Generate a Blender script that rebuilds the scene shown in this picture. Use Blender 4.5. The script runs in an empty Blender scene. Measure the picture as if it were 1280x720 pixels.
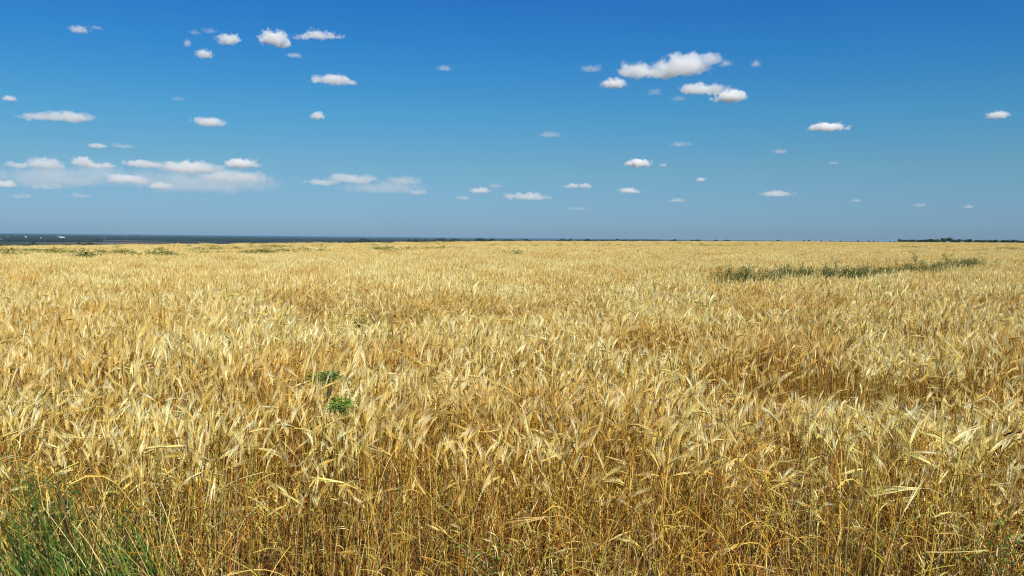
import bpy, math, random
import numpy as np
from mathutils import Vector, Matrix, noise as mnoise

R = math.radians
scene = bpy.context.scene
COL = scene.collection
F_PX = 1108.0                    # focal length in photo pixels (1280 wide)
CAM_Z = 1.70

# ------------------------------------------------------------------ helpers
class MB:
    """collects faces with a colour per vertex and builds ONE mesh"""
    def __init__(s):
        s.v = []; s.f = []; s.c = []; s.m = []
    def add(s, verts, faces, col, mat=0):
        b = len(s.v)
        s.v.extend([tuple(p) for p in verts])
        s.c.extend([tuple(col)] * len(verts))
        for f in faces:
            s.f.append(tuple(i + b for i in f)); s.m.append(mat)
    def tube(s, pts, rad, col, sides=3, mat=0, cap=True):
        n = len(pts); vs = []; fs = []
        for i, p in enumerate(pts):
            a = pts[max(i - 1, 0)]; b = pts[min(i + 1, n - 1)]
            d = (b - a)
            d = d.normalized() if d.length > 1e-9 else Vector((0, 0, 1))
            u = d.cross(Vector((0.31, 0.95, 0.05))).normalized(); w = d.cross(u)
            for k in range(sides):
                t = 2 * math.pi * k / sides
                vs.append(p + (u * math.cos(t) + w * math.sin(t)) * rad[i])
        for i in range(n - 1):
            for k in range(sides):
                k2 = (k + 1) % sides
                fs.append((i * sides + k, i * sides + k2, (i + 1) * sides + k2, (i + 1) * sides + k))
        if cap and sides > 2:
            fs.append(tuple(range((n - 1) * sides, n * sides)))
        s.add(vs, fs, col, mat)
    def ribbon(s, pts, wid, side, col, mat=1, fold=0.0):
        """flat blade along pts, widths wid, side vectors"""
        vs = []; fs = []
        for i, p in enumerate(pts):
            sd = side[i] if isinstance(side, list) else side
            vs += [p - sd * wid[i] * .5, p + sd * wid[i] * .5]
        for i in range(len(pts) - 1):
            fs.append((2 * i, 2 * i + 1, 2 * i + 3, 2 * i + 2))
        s.add(vs, fs, col, mat)
    def spindle(s, a, b, r, col, mat=0, sides=4, flat=1.0, nrm=None):
        """pointed grain from a to b"""
        d = b - a
        if d.length < 1e-9: return
        dn = d.normalized()
        u = (nrm or Vector((0.3, 0.9, 0.1))).cross(dn).normalized(); w = dn.cross(u)
        m = a + d * .4
        vs = [a] + [m + (u * math.cos(t) + w * flat * math.sin(t)) * r for t in [2 * math.pi * k / sides for k in range(sides)]] + [b]
        fs = []
        for k in range(sides):
            k2 = (k + 1) % sides
            fs += [(0, 1 + k2, 1 + k), (1 + k, 1 + k2, sides + 1)]
        s.add(vs, fs, col, mat)
    def mesh(s, name, mats, smooth=False):
        me = bpy.data.meshes.new(name)
        me.from_pydata(s.v, [], s.f)
        for m in mats: me.materials.append(m)
        me.polygons.foreach_set('material_index', np.array(s.m, dtype=np.int32))
        a = me.color_attributes.new('Col', 'FLOAT_COLOR', 'POINT')
        cc = np.ones((len(s.v), 4), dtype=np.float32); cc[:, :3] = np.array(s.c, dtype=np.float32).reshape(-1, 3)
        a.data.foreach_set('color', cc.ravel())
        if smooth:
            me.polygons.foreach_set('use_smooth', np.ones(len(s.f), dtype=bool))
        me.update()
        return me
    def obj(s, name, mats, parent=None, loc=(0, 0, 0), smooth=False):
        o = bpy.data.objects.new(name, s.mesh(name, mats, smooth))
        COL.objects.link(o); o.location = loc
        if parent: o.parent = parent
        return o

def tag(o, label=None, cat=None, group=None, kind=None):
    if label: o['label'] = label
    if cat: o['category'] = cat
    if group: o['group'] = group
    if kind: o['kind'] = kind
    return o

def thing(name, loc, label, cat, group=None, rz=0.0, sc=1.0):
    o = bpy.data.objects.new(name, None); COL.objects.link(o)
    o.location = loc; o.rotation_euler.z = rz; o.scale = (sc, sc, sc); o.empty_display_size = .1
    return tag(o, label, cat, group)

# ------------------------------------------------------------------ camera
cam_d = bpy.data.cameras.new('camera'); cam = bpy.data.objects.new('camera', cam_d)
COL.objects.link(cam); scene.camera = cam
cam_d.sensor_width = 36; cam_d.lens = 36 * F_PX / 1280
cam_d.clip_start = .05; cam_d.clip_end = 150000
PITCH, ROLL = math.atan((360 - 297.4) / F_PX), 0.0096
CAM_M = Matrix.Rotation(R(90) - PITCH, 3, 'X') @ Matrix.Rotation(ROLL, 3, 'Z')
cam.matrix_world = Matrix.Translation((0, 0, CAM_Z)) @ CAM_M.to_4x4()

def ray(px, py):
    d = CAM_M @ Vector(((px - 640) / F_PX, (360 - py) / F_PX, -1.0))
    return d / d.y
def at(px, py, y):                     # world point seen at a pixel of the photo, y metres ahead
    return Vector((0, 0, CAM_Z)) + ray(px, py) * y

# ------------------------------------------------------------------ terrain
EDGE = [(-400, 60), (-90, 66), (-47, 82), (-44, 101), (-34, 117), (0, 217), (114, 395), (210, 380), (400, 380)]
EX = np.array([p[0] for p in EDGE], float); EY = np.array([p[1] for p in EDGE], float)
def edge_y(x): return float(np.interp(x, EX, EY))
def ground_z(x, y):
    base = (0.0035 if x > 0 else .0075) * max(-90.0, min(260.0, x))
    base += 0.05 * mnoise.noise(Vector((x * .035, y * .035, 3.1))) * min(1, max(0, (y - 8) / 20))
    t = y - edge_y(x)
    if t > 0 and y > 0:
        b = x / y
        H = 36.0 * min(1.0, max(0.0, (0.36 - b) / 0.34)) ** 1.2 + 0.9
        base -= H * (1 - math.exp(-t / 620.0)) + min(t, 12) * .012
        far = max(0.0, (math.hypot(x, y) - 14000) / 20000)
        base += far * H * .82 + 6 * far * mnoise.noise(Vector((x * 1e-4, y * 1e-4, 9))) * (1 if H > 5 else 0)
    elif y <= 0 or t > 0:
        base -= 0
    return base

# ------------------------------------------------------------------ materials
def new_mat(name):
    m = bpy.data.materials.new(name); m.use_nodes = True
    nt = m.node_tree; nt.nodes.clear()
    return m, nt, nt.nodes, nt.links
def N(nt, t, **k):
    n = nt.nodes.new(t)
    for a, b in k.items(): setattr(n, a, b)
    return n
def setin(n, **k):
    for a, b in k.items(): n.inputs[a.replace('_', ' ')].default_value = b

def plant_mat(name, transl=0.0, tint=True, rough=.6, spec=.12):
    """colour from the mesh's own pigment attribute, varied patch by patch across the field"""
    m, nt, ns, ln = new_mat(name)
    out = N(nt, 'ShaderNodeOutputMaterial')
    att = N(nt, 'ShaderNodeAttribute', attribute_name='Col')
    col = att.outputs['Color']
    if tint:
        geo = N(nt, 'ShaderNodeNewGeometry')
        n1 = N(nt, 'ShaderNodeTexNoise'); n1.inputs['Scale'].default_value = .75; n1.inputs['Detail'].default_value = 5; n1.inputs['Roughness'].default_value = .62
        ln.new(geo.outputs['Position'], n1.inputs['Vector'])
        rp = N(nt, 'ShaderNodeValToRGB'); e = rp.color_ramp.elements
        e[0].position = .38; e[0].color = (.88, .72, .42, 1); e[1].position = .56; e[1].color = (1.03, 1.06, .88, 1)
        ln.new(n1.outputs['Fac'], rp.inputs['Fac'])
        mx = N(nt, 'ShaderNodeMix', data_type='RGBA', blend_type='MULTIPLY'); mx.inputs['Factor'].default_value = 1
        ln.new(col, mx.inputs['A']); ln.new(rp.outputs['Color'], mx.inputs['B']); col = mx.outputs['Result']
    bs = N(nt, 'ShaderNodeBsdfPrincipled'); bs.inputs['Roughness'].default_value = rough
    bs.inputs['Specular IOR Level'].default_value = spec
    ln.new(col, bs.inputs['Base Color'])
    sh = bs.outputs[0]
    if transl > 0:
        tr = N(nt, 'ShaderNodeBsdfTranslucent'); ln.new(col, tr.inputs['Color'])
        mi = N(nt, 'ShaderNodeMixShader'); mi.inputs[0].default_value = transl
        ln.new(sh, mi.inputs[1]); ln.new(tr.outputs[0], mi.inputs[2]); sh = mi.outputs[0]
    ln.new(sh, out.inputs['Surface'])
    return m

M_STRAW = plant_mat('straw', 0.0)
M_AWN = plant_mat('dry_blade', .15)
M_GREEN = plant_mat('green_leaf', .25, tint=False, rough=.5)
M_BARK = plant_mat('weed_stem', 0, tint=False, rough=.8)

def soil_mat():
    m, nt, ns, ln = new_mat('field_soil')
    out = N(nt, 'ShaderNodeOutputMaterial'); bs = N(nt, 'ShaderNodeBsdfPrincipled'); setin(bs, Roughness=.95)
    bs.inputs['Specular IOR Level'].default_value = .1
    geo = N(nt, 'ShaderNodeNewGeometry')
    n1 = N(nt, 'ShaderNodeTexNoise'); setin(n1, Scale=9.0, Detail=8.0, Roughness=.7); ln.new(geo.outputs['Position'], n1.inputs['Vector'])
    rp = N(nt, 'ShaderNodeValToRGB'); e = rp.color_ramp.elements
    e[0].position = .35; e[0].color = (.055, .032, .014, 1); e[1].position = .68; e[1].color = (.22, .14, .055, 1)
    ln.new(n1.outputs['Fac'], rp.inputs['Fac']); ln.new(rp.outputs['Color'], bs.inputs['Base Color'])
    bp = N(nt, 'ShaderNodeBump'); setin(bp, Strength=.8, Distance=.03); ln.new(n1.outputs['Fac'], bp.inputs['Height']); ln.new(bp.outputs[0], bs.inputs['Normal'])
    ln.new(bs.outputs[0], out.inputs['Surface']); return m
def valley_mat():
    m, nt, ns, ln = new_mat('valley_land')
    out = N(nt, 'ShaderNodeOutputMaterial'); bs = N(nt, 'ShaderNodeBsdfPrincipled'); setin(bs, Roughness=.95)
    bs.inputs['Specular IOR Level'].default_value = .05
    geo = N(nt, 'ShaderNodeNewGeometry')
    mp = N(nt, 'ShaderNodeMapping'); mp.inputs['Scale'].default_value = (1 / 420, 1 / 800, 0); mp.inputs['Rotation'].default_value = (0, 0, .3)
    ln.new(geo.outputs['Position'], mp.inputs['Vector'])
    vo = N(nt, 'ShaderNodeTexVoronoi', distance='CHEBYCHEV'); setin(vo, Scale=1.0, Randomness=.75); ln.new(mp.outputs[0], vo.inputs['Vector'])
    sep = N(nt, 'ShaderNodeSeparateColor'); ln.new(vo.outputs['Color'], sep.inputs[0])
    rp = N(nt, 'ShaderNodeValToRGB'); rp.color_ramp.interpolation = 'CONSTANT'
    cols = [(0, (.018, .028, .015)), (.25, (.075, .062, .042)), (.42, (.025, .036, .018)), (.60, (.15, .12, .075)), (.74, (.015, .024, .013)), (.90, (.045, .055, .03))]
    e = rp.color_ramp.elements
    e[0].color = (*cols[0][1], 1); e[1].position = cols[1][0]; e[1].color = (*cols[1][1], 1)
    for p, c in cols[2:]:
        q = e.new(p); q.color = (*c, 1)
    ln.new(sep.outputs[0], rp.inputs['Fac'])
    n1 = N(nt, 'ShaderNodeTexNoise'); setin(n1, Scale=.02, Detail=6.0); ln.new(geo.outputs['Position'], n1.inputs['Vector'])
    mx = N(nt, 'ShaderNodeMix', data_type='RGBA', blend_type='MULTIPLY'); mx.inputs['Factor'].default_value = .6
    ln.new(rp.outputs['Color'], mx.inputs['A']); ln.new(n1.outputs['Fac'], mx.inputs['B'])
    ln.new(mx.outputs['Result'], bs.inputs['Base Color']); ln.new(bs.outputs[0], out.inputs['Surface']); return m

# ------------------------------------------------------------------ ground sheet
def build_ground():
    rad = [0.0] + list(np.geomspace(.6, 48000, 250)); NA = 420
    vs = [(0, 0, ground_z(0, 0))]
    for r in rad[1:]:
        for k in range(NA):
            # finer spacing ahead of the camera
            u = k / NA
            a = 2 * math.pi * u
            a = a - 0.55 * math.sin(a)              # concentrates angles near a = 0 (straight ahead)
            x, y = r * math.sin(a), r * math.cos(a)
            vs.append((x, y, ground_z(x, y)))
    fs = [(0, 1 + (k + 1) % NA, 1 + k) for k in range(NA)]
    for i in range(len(rad) - 2):
        for k in range(NA):
            a = 1 + i * NA + k; b = 1 + i * NA + (k + 1) % NA
            fs.append((a, b, b + NA, a + NA))
    me = bpy.data.meshes.new('ground'); me.from_pydata(vs, [], fs)
    me.materials.append(soil_mat()); me.materials.append(valley_mat())
    mi = []
    for f in fs:
        c = vs[f[0]]
        mi.append(1 if (c[1] > edge_y(c[0]) + 25 or math.hypot(c[0], c[1]) > 520) else 0)
    me.polygons.foreach_set('material_index', np.array(mi, dtype=np.int32))
    me.polygons.foreach_set('use_smooth', np.ones(len(fs), dtype=bool))
    me.update()
    o = bpy.data.objects.new('ground', me); COL.objects.link(o); o['kind'] = 'structure'
build_ground()

# ------------------------------------------------------------------ barley plants
def pol(th, ph): return Vector((math.sin(th) * math.cos(ph), math.sin(th) * math.sin(ph), math.cos(th)))
def vary(rnd, c, a=.12, b=.05):
    k = 1 + rnd.uniform(-a, a)
    return (c[0] * k, c[1] * k * (1 + rnd.uniform(-b, b)), c[2] * k * (1 + rnd.uniform(-2 * b, 2 * b)))
C_STEM = [(.60, .40, .10), (.48, .29, .055), (.68, .50, .18), (.36, .20, .04), (.46, .38, .08), (.30, .12, .025), (.32, .30, .08), (.44, .23, .03), (.20, .085, .025), (.42, .34, .20), (.30, .12, .035)]
C_EAR = [(.66, .48, .17), (.58, .38, .10), (.76, .60, .28), (.44, .27, .06), (.66, .52, .18)]
C_AWN = [(.86, .72, .38), (.78, .62, .27), (.93, .83, .56), (.64, .46, .16), (.82, .70, .34), (.95, .88, .66)]
C_LEAF = [(.54, .39, .11), (.36, .20, .04), (.74, .61, .27), (.22, .085, .02), (.54, .46, .11), (.30, .155, .03), (.80, .70, .36), (.44, .37, .24), (.26, .10, .04)]

def stem_path(rnd, x, y, h, ph, lean, neck, n=6):
    pts = [Vector((x, y, 0))]; th = lean * .25
    for i in range(n):
        th = lean * (.25 + .75 * ((i + 1) / n) ** 1.5)
        pts.append(pts[-1] + pol(th, ph) * (h / n))
    for k in range(3):                                    # the neck under the ear
        th2 = th + (neck - th) * (k + 1) / 3
        pts.append(pts[-1] + pol(th2, ph) * .022 * (1 + abs(neck)))
    return pts, th2

def ear_full(mb, rnd, p, th, ph, L=.085, col=None, acol=None, awn_n=26, curve=.25, mat0=0, mat1=1, wscale=1.0, awnL=.088):
    """two rows of grains with a fan of long awns"""
    col = col or rnd.choice(C_EAR); acol = acol or rnd.choice(C_AWN)
    d = pol(th, ph); n = 9; pts = [p]; t = th
    for i in range(n):
        t += curve / n; pts.append(pts[-1] + pol(t, ph) * (L / n))
    roll = rnd.uniform(0, math.pi)
    u0 = pol(th + math.pi / 2, ph); w0 = d.cross(u0)
    side = u0 * math.cos(roll) + w0 * math.sin(roll)
    for i in range(n):
        a = pts[i]; ax = (pts[i + 1] - pts[i]).normalized()
        w = .0045 * (1 - .35 * abs(i / (n - 1) * 2 - .8)) * wscale
        for s in (-1, 1):
            b = a + ax * .013 + side * s * .0052
            mb.spindle(a + side * s * .0012, b, w, vary(rnd, col, .15), mat0, 4, .75, side)
    for k in range(awn_n):
        i = int(k / awn_n * n); s = -1 if k % 2 else 1
        a = pts[i] + side * s * .003
        ax = (pts[min(i + 1, n)] - pts[i]).normalized()
        al = awnL * rnd.uniform(.8, 1.12)
        sp = rnd.uniform(.03, .20)
        out = side * s * rnd.uniform(.5, 1) + ax.cross(side) * rnd.uniform(-.6, .6)
        m = a + (ax + out * sp).normalized() * al * .5
        e = m + (ax + out * sp * .45 + Vector((0, 0, -curve * .18))).normalized() * al * .5
        wv = ax.cross(out)
        wv = (wv.normalized() if wv.length > 1e-6 else side)
        wv = (wv + side * rnd.uniform(-1, 1)).normalized()
        w = .0018 * wscale
        mb.add([a - wv * w * .5, a + wv * w * .5, m + wv * w * .4, m - wv * w * .4, e], [(0, 1, 2, 3), (3, 2, 4)], vary(rnd, acol, .12), mat1)

def leaf_dry(mb, rnd, p, ph, L, w, col, up=.5, curl=2.6, mat=1, n=6):
    pts = [p]; sides = []; th = up
    tw = rnd.uniform(-.6, .6)
    for i in range(n + 1):
        sd = Vector((-math.sin(ph + tw * i * .3), math.cos(ph + tw * i * .3), rnd.uniform(-.2, .2) + tw * .3 * i / n)).normalized()
        sides.append(sd)
        if i < n:
            th += curl / n * rnd.uniform(.5, 1.5)
            ph += rnd.uniform(-.15, .15)
            pts.append(pts[-1] + pol(th, ph) * (L / n))
    wid = [w * (.55 + .45 * math.sin(math.pi * min(1, i / n * 1.6 + .2))) * (1 - (i / n) ** 2.2) + .0006 for i in range(n + 1)]
    mb.ribbon(pts, wid, sides, col, mat)

def wind_angle(rnd):
    r = rnd.random()
    ph = rnd.gauss(.15, 1.2) if r < .7 else rnd.uniform(-math.pi, math.pi)   # most lean towards +x
    return ph
def neck_angle(rnd):
    r = rnd.random()
    if r < .76: return abs(rnd.gauss(.16, .14))
    if r < .92: return rnd.uniform(.6, 1.35)
    return rnd.uniform(1.4, 2.4)

def stalk_near(mb, rnd, x, y, h, lean=None, neck=None, ph=None, dull=1.0, ear=True):
    ph = wind_angle(rnd) if ph is None else ph
    lean = abs(rnd.gauss(0, .16)) if lean is None else lean
    neck = neck_angle(rnd) if neck is None else neck
    pts, th = stem_path(rnd, x, y, h, ph, lean, neck)
    c = vary(rnd, rnd.choice(C_STEM), .2)
    n = len(pts)
    mb.tube(pts, [.0019 * (1 - .45 * i / n) for i in range(n)], c, 3, 0, False)
    if ear: ear_full(mb, rnd, pts[-1], th, ph, rnd.uniform(.048, .066), curve=rnd.uniform(.0, .5))
    for k in range(rnd.choice((1, 1, 2, 3))):
        i = rnd.choice((1, 2, 3, 4, 4, 5))
        leaf_dry(mb, rnd, pts[i], rnd.uniform(0, 6.28), rnd.uniform(.08, .17), rnd.uniform(.0025, .0052), vary(rnd, rnd.choice(C_LEAF), .25),
                 rnd.uniform(.2, .9), rnd.uniform(1.2, 3.8))

def cluster_near(seed, nst=8, r=.14, hm=.66):
    rnd = random.Random(seed); mb = MB()
    for _ in range(nst):
        a, q = rnd.uniform(0, 6.28), r * math.sqrt(rnd.random())
        stalk_near(mb, rnd, q * math.cos(a), q * math.sin(a), hm * rnd.gauss(1, .085))
    return mb
def cluster_litter(seed):
    """tangle of dead blades, short tillers and fallen straws low in the crop"""
    rnd = random.Random(seed); mb = MB()
    for _ in range(9):
        a, q = rnd.uniform(0, 6.28), .16 * math.sqrt(rnd.random())
        h = rnd.uniform(.12, .5); ph = rnd.uniform(0, 6.28)
        pts, th = stem_path(rnd, q * math.cos(a), q * math.sin(a), h, ph, rnd.uniform(.1, 1.1), rnd.uniform(.4, 1.9), 4)
        mb.tube(pts, [.0016] * len(pts), vary(rnd, rnd.choice(C_STEM), .25), 3, 0, False)
        if rnd.random() < .15: ear_full(mb, rnd, pts[-1], th, ph, .06, awn_n=10)
        for k in range(3):
            leaf_dry(mb, rnd, pts[rnd.randint(0, 4)], rnd.uniform(0, 6.28), rnd.uniform(.06, .18), rnd.uniform(.0025, .0055),
                     vary(rnd, rnd.choice(C_LEAF), .3), rnd.uniform(.2, 1.3), rnd.uniform(.8, 4))
    return mb
def ear_mid(mb, rnd, p, th, ph, k=1.0, na=5):
    col = vary(rnd, rnd.choice(C_EAR), .18); ac = vary(rnd, rnd.choice(C_AWN), .15)
    d = pol(th, ph); e = p + d * .06
    mb.spindle(p, e + d * .01, .0075 * k, col, 0, 4, .7)
    u = d.cross(Vector((0, 0, 1)) if abs(d.z) < .95 else Vector((1, 0, 0))).normalized(); w = d.cross(u)
    for i in range(na):
        a = rnd.uniform(0, 6.28); o = u * math.cos(a) + w * math.sin(a)
        s = p + d * rnd.uniform(.01, .055); t = s + (d + o * rnd.uniform(.05, .28)).normalized() * rnd.uniform(.075, .11)
        wv = d.cross(o).normalized() * (.0026 * k)
        mb.add([s - wv, s + wv, t], [(0, 1, 2)], ac, 1)
def cluster_mid(seed, nst=26, r=.25, hm=.65):
    rnd = random.Random(seed); mb = MB()
    for _ in range(nst):
        a, q = rnd.uniform(0, 6.28), r * math.sqrt(rnd.random())
        h = hm * rnd.gauss(1, .08); ph = wind_angle(rnd)
        pts, th = stem_path(rnd, q * math.cos(a), q * math.sin(a), h, ph, abs(rnd.gauss(0, .16)), neck_angle(rnd), 3)
        mb.tube(pts[1:], [.0024] * (len(pts) - 1), vary(rnd, rnd.choice(C_STEM), .2), 3, 0, False)
        ear_mid(mb, rnd, pts[-1], th, ph, 1.15, 6)
        if rnd.random() < .8:
            leaf_dry(mb, rnd, pts[2], rnd.uniform(0, 6.28), .14, .009, vary(rnd, rnd.choice(C_LEAF), .2), n=3)
    return mb
def patch_far(seed, size, nst, k, hm=.635):
    rnd = random.Random(seed); mb = MB()
    for _ in range(nst):
        x, y = rnd.uniform(-.5, .5) * size, rnd.uniform(-.5, .5) * size
        h = hm * rnd.gauss(1, .08); ph = wind_angle(rnd); nk = neck_angle(rnd)
        top = Vector((x, y, h)) + pol(.3, ph) * .05; base = Vector((x - .03, y, h * .35))
        c = vary(rnd, rnd.choice(C_STEM), .2); w = Vector((.0035 * k, 0, 0))
        mb.add([base - w, base + w, top + w, top - w], [(0, 1, 2, 3)], c, 0)
        ear_mid(mb, rnd, top, nk, ph, k, 3)
    return mb

VAR = bpy.data.collections.new('barley_variants')        # sources for the instancer, never linked to the scene
variants = []
def add_var(coll, lst, mb, mats, nm):
    o = bpy.data.objects.new('%s_%03d' % (nm, len(lst)), mb.mesh(nm, mats)); coll.objects.link(o); lst.append(o)
    return len(lst) - 1
BM = [M_STRAW, M_AWN]
V_NEAR = [add_var(VAR, variants, cluster_near(100 + i), BM, 'v') for i in range(26)]
V_LIT = [add_var(VAR, variants, cluster_litter(300 + i), BM, 'v') for i in range(12)]
V_MID = [add_var(VAR, variants, cluster_mid(500 + i), BM, 'v') for i in range(14)]
V_F1 = [add_var(VAR, variants, patch_far(700 + i, 1.1, 130, 2.2), BM, 'v') for i in range(8)]
V_F2 = [add_var(VAR, variants, patch_far(800 + i, 3.0, 620, 3.2), BM, 'v') for i in range(6)]

def scatter_object(name, coll, pts, rots, scs, idx, **tags):
    """one object: a cloud of points carrying instanced plants"""
    me = bpy.data.meshes.new(name)
    me.from_pydata([tuple(p) for p in pts], [], [])
    a = me.attributes.new('rot', 'FLOAT_VECTOR', 'POINT'); a.data.foreach_set('vector', np.array(rots, dtype=np.float32).ravel())
    a = me.attributes.new('scl', 'FLOAT_VECTOR', 'POINT'); a.data.foreach_set('vector', np.array(scs, dtype=np.float32).ravel())
    a = me.attributes.new('idx', 'INT', 'POINT'); a.data.foreach_set('value', np.array(idx, dtype=np.int32))
    o = bpy.data.objects.new(name, me); COL.objects.link(o)
    ng = bpy.data.node_groups.new(name + '_scatter', 'GeometryNodeTree')
    ng.interface.new_socket('Geometry', in_out='INPUT', socket_type='NodeSocketGeometry')
    ng.interface.new_socket('Geometry', in_out='OUTPUT', socket_type='NodeSocketGeometry')
    gi = ng.nodes.new('NodeGroupInput'); go = ng.nodes.new('NodeGroupOutput')
    ci = ng.nodes.new('GeometryNodeCollectionInfo'); ci.inputs['Collection'].default_value = coll
    ci.inputs['Separate Children'].default_value = True; ci.inputs['Reset Children'].default_value = True
    ip = ng.nodes.new('GeometryNodeInstanceOnPoints'); ip.inputs['Pick Instance'].default_value = True
    def att(n, t):
        q = ng.nodes.new('GeometryNodeInputNamedAttribute'); q.data_type = t; q.inputs['Name'].default_value = n; return q.outputs['Attribute']
    ng.links.new(gi.outputs[0], ip.inputs['Points']); ng.links.new(ci.outputs[0], ip.inputs['Instance'])
    ng.links.new(att('idx', 'INT'), ip.inputs['Instance Index'])
    e2r = ng.nodes.new('FunctionNodeEulerToRotation'); ng.links.new(att('rot', 'FLOAT_VECTOR'), e2r.inputs[0])
    ng.links.new(e2r.outputs[0], ip.inputs['Rotation']); ng.links.new(att('scl', 'FLOAT_VECTOR'), ip.inputs['Scale'])
    ng.links.new(ip.outputs[0], go.inputs[0])
    md = o.modifiers.new('scatter', 'NODES'); md.node_group = ng
    return tag(o, **tags)

FRONT = 4.05                                              # the crop's front edge, metres ahead
def canopy(x, y):
    """relative height of the crop"""
    n = mnoise.noise(Vector((x * .9, y * .55, 1.7))) * .09 + mnoise.noise(Vector((x * .25, y * .16, 7.7))) * .08
    n += mnoise.noise(Vector((x * 2.3, y * 1.6, 31.7))) * .14
    n += mnoise.noise(Vector((x * .6 + y * .15, y * 1.9, 57.3))) * .20 * min(1.0, 14.0 / max(y, 1))
    for hx, hy, rx, ry, dp in HOLLOWS:
        q = ((x - hx) / rx) ** 2 + ((y - hy) / ry) ** 2
        if q < 4: n -= 1.7 * dp * math.exp(-q)
    return 1 + n
HOLLOWS = []
for hpx, hpy, rx, ry, dp in [(955, 462, .8, .30, .26), (1060, 480, .9, .28, .27), (1210, 505, .5, .2, .22), (1180, 470, .6, .3, .15), (820, 470, .5, .25, .14), (560, 520, .3, .15, .2),
                             (700, 545, .25, .12, .22), (860, 535, .3, .14, .2), (250, 480, .4, .2, .14), (120, 500, .4, .16, .16), (470, 455, .5, .2, .12), (640, 480, .3, .2, .12), (1000, 545, .3, .12, .18), (380, 560, .25, .12, .2)]:
    r_ = ray(hpx, hpy); yy = (CAM_Z - .80) / -r_.z; HOLLOWS.append((r_.x * yy, yy + ry * .6, rx, ry, dp))
# weeds stand where the crop is thin: strips given by end points (x, y) and half width
STRIP = [((3.6, 17.5), (9.5, 22.5), .55), ((9.5, 22.5), (18.0, 33.5), .55)]
def seg_d(x, y, a, b):
    ax, ay = a; bx, by = b; dx, dy = bx - ax, by - ay
    t = max(0, min(1, ((x - ax) * dx + (y - ay) * dy) / (dx * dx + dy * dy)))
    return math.hypot(x - ax - t * dx, y - ay - t * dy)

def build_field():
    rnd = random.Random(9)
    P, RO, S, I = [], [], [], []
    def put(x, y, i, ang=None, s=None, tilt=None):
        c = canopy(x, y) if s is None else s
        k = rnd.uniform(.93, 1.07)
        tl = tilt or (rnd.gauss(0, .05), rnd.gauss(0, .05))
        # lodged swirls: broad patches where the crop leans over
        lg = mnoise.noise(Vector((x * .33, y * .22, 21.0)))
        if lg > .28 and 5.2 < y < 42: tl = (tl[0] + (lg - .28) * .9, tl[1] + (lg - .28) * 1.5)
        P.append((x, y, ground_z(x, y))); RO.append((tl[0], tl[1], rnd.gauss(0, 1.2) if ang is None else ang))
        S.append((k, k, k * c)); I.append(i)
    def half(y): return .60 * y + (3.0 if y < 60 else 6.0)
    def wedge(y0, y1, dens, fn):
        yy = y0
        while yy < y1:
            dy = max(.1, yy * .02); w = half(yy)
            nn = dens * 2 * w * dy; nn = int(nn) + (rnd.random() < nn % 1)
            for _ in range(nn):
                x, y = rnd.uniform(-w, w), yy + rnd.random() * dy
                if y < edge_y(x) + 1.5: fn(x, y)
            yy += dy
    def near(x, y):
        f = FRONT + .12 * mnoise.noise(Vector((x * 1.3, 0, 4)))
        if y < f: return
        for a, b, hw in STRIP:
            if seg_d(x, y, a, b) < hw and rnd.random() < .9: return
        if y < f + .55 and rnd.random() < .6: put(x, y, rnd.choice(V_NEAR), s=rnd.uniform(.5, .95), tilt=(rnd.gauss(0, .11), rnd.gauss(0, .11)))
        else: put(x, y, rnd.choice(V_NEAR), tilt=(rnd.gauss(0, .09), rnd.gauss(0, .09)))
    wedge(FRONT, 15, 47, near)
    def lit(x, y): put(x, y, rnd.choice(V_LIT), rnd.uniform(0, 6.28), rnd.uniform(.7, 1.6))
    wedge(FRONT - .25, 5.6, 36, lit)
    wedge(5.6, 9, 8, lit)
    def mid(x, y):
        for a, b, hw in STRIP:
            if seg_d(x, y, a, b) < hw and rnd.random() < .88: return
        put(x, y, rnd.choice(V_MID))
    wedge(15, 42, 17, mid)
    wedge(42, 105, 1.5, lambda x, y: put(x, y, rnd.choice(V_F1), rnd.choice((0, 1.57, 3.14, 4.71)) * 0 + rnd.gauss(0, .6), 1 + (canopy(x, y) - 1) * .6))
    wedge(105, 430, .19, lambda x, y: put(x, y, rnd.choice(V_F2), rnd.gauss(0, .6), 1 + (canopy(x, y) - 1) * .25))
    print('instances', len(P))
    scatter_object('barley_crop', VAR, P, RO, S, I, label='ripe golden barley crop covering the whole field to the horizon', cat='crop', kind='stuff')
build_field()

# ------------------------------------------------------------------ sky, sun
SUN_EL, SUN_AZ = 50.0, 152.0          # azimuth clockwise from straight ahead (+y): behind the camera to the right
w = bpy.data.worlds.new('World'); scene.world = w; w.use_nodes = True
nt = w.node_tree; nt.nodes.clear()
sky = N(nt, 'ShaderNodeTexSky', sky_type='NISHITA'); sky.sun_disc = False
sky.sun_elevation = R(SUN_EL); sky.sun_rotation = R(SUN_AZ)
sky.altitude = 0; sky.air_density = 1.0; sky.dust_density = .3; sky.ozone_density = 3.0
bg = N(nt, 'ShaderNodeBackground'); bg.inputs['Strength'].default_value = .0765
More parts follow.
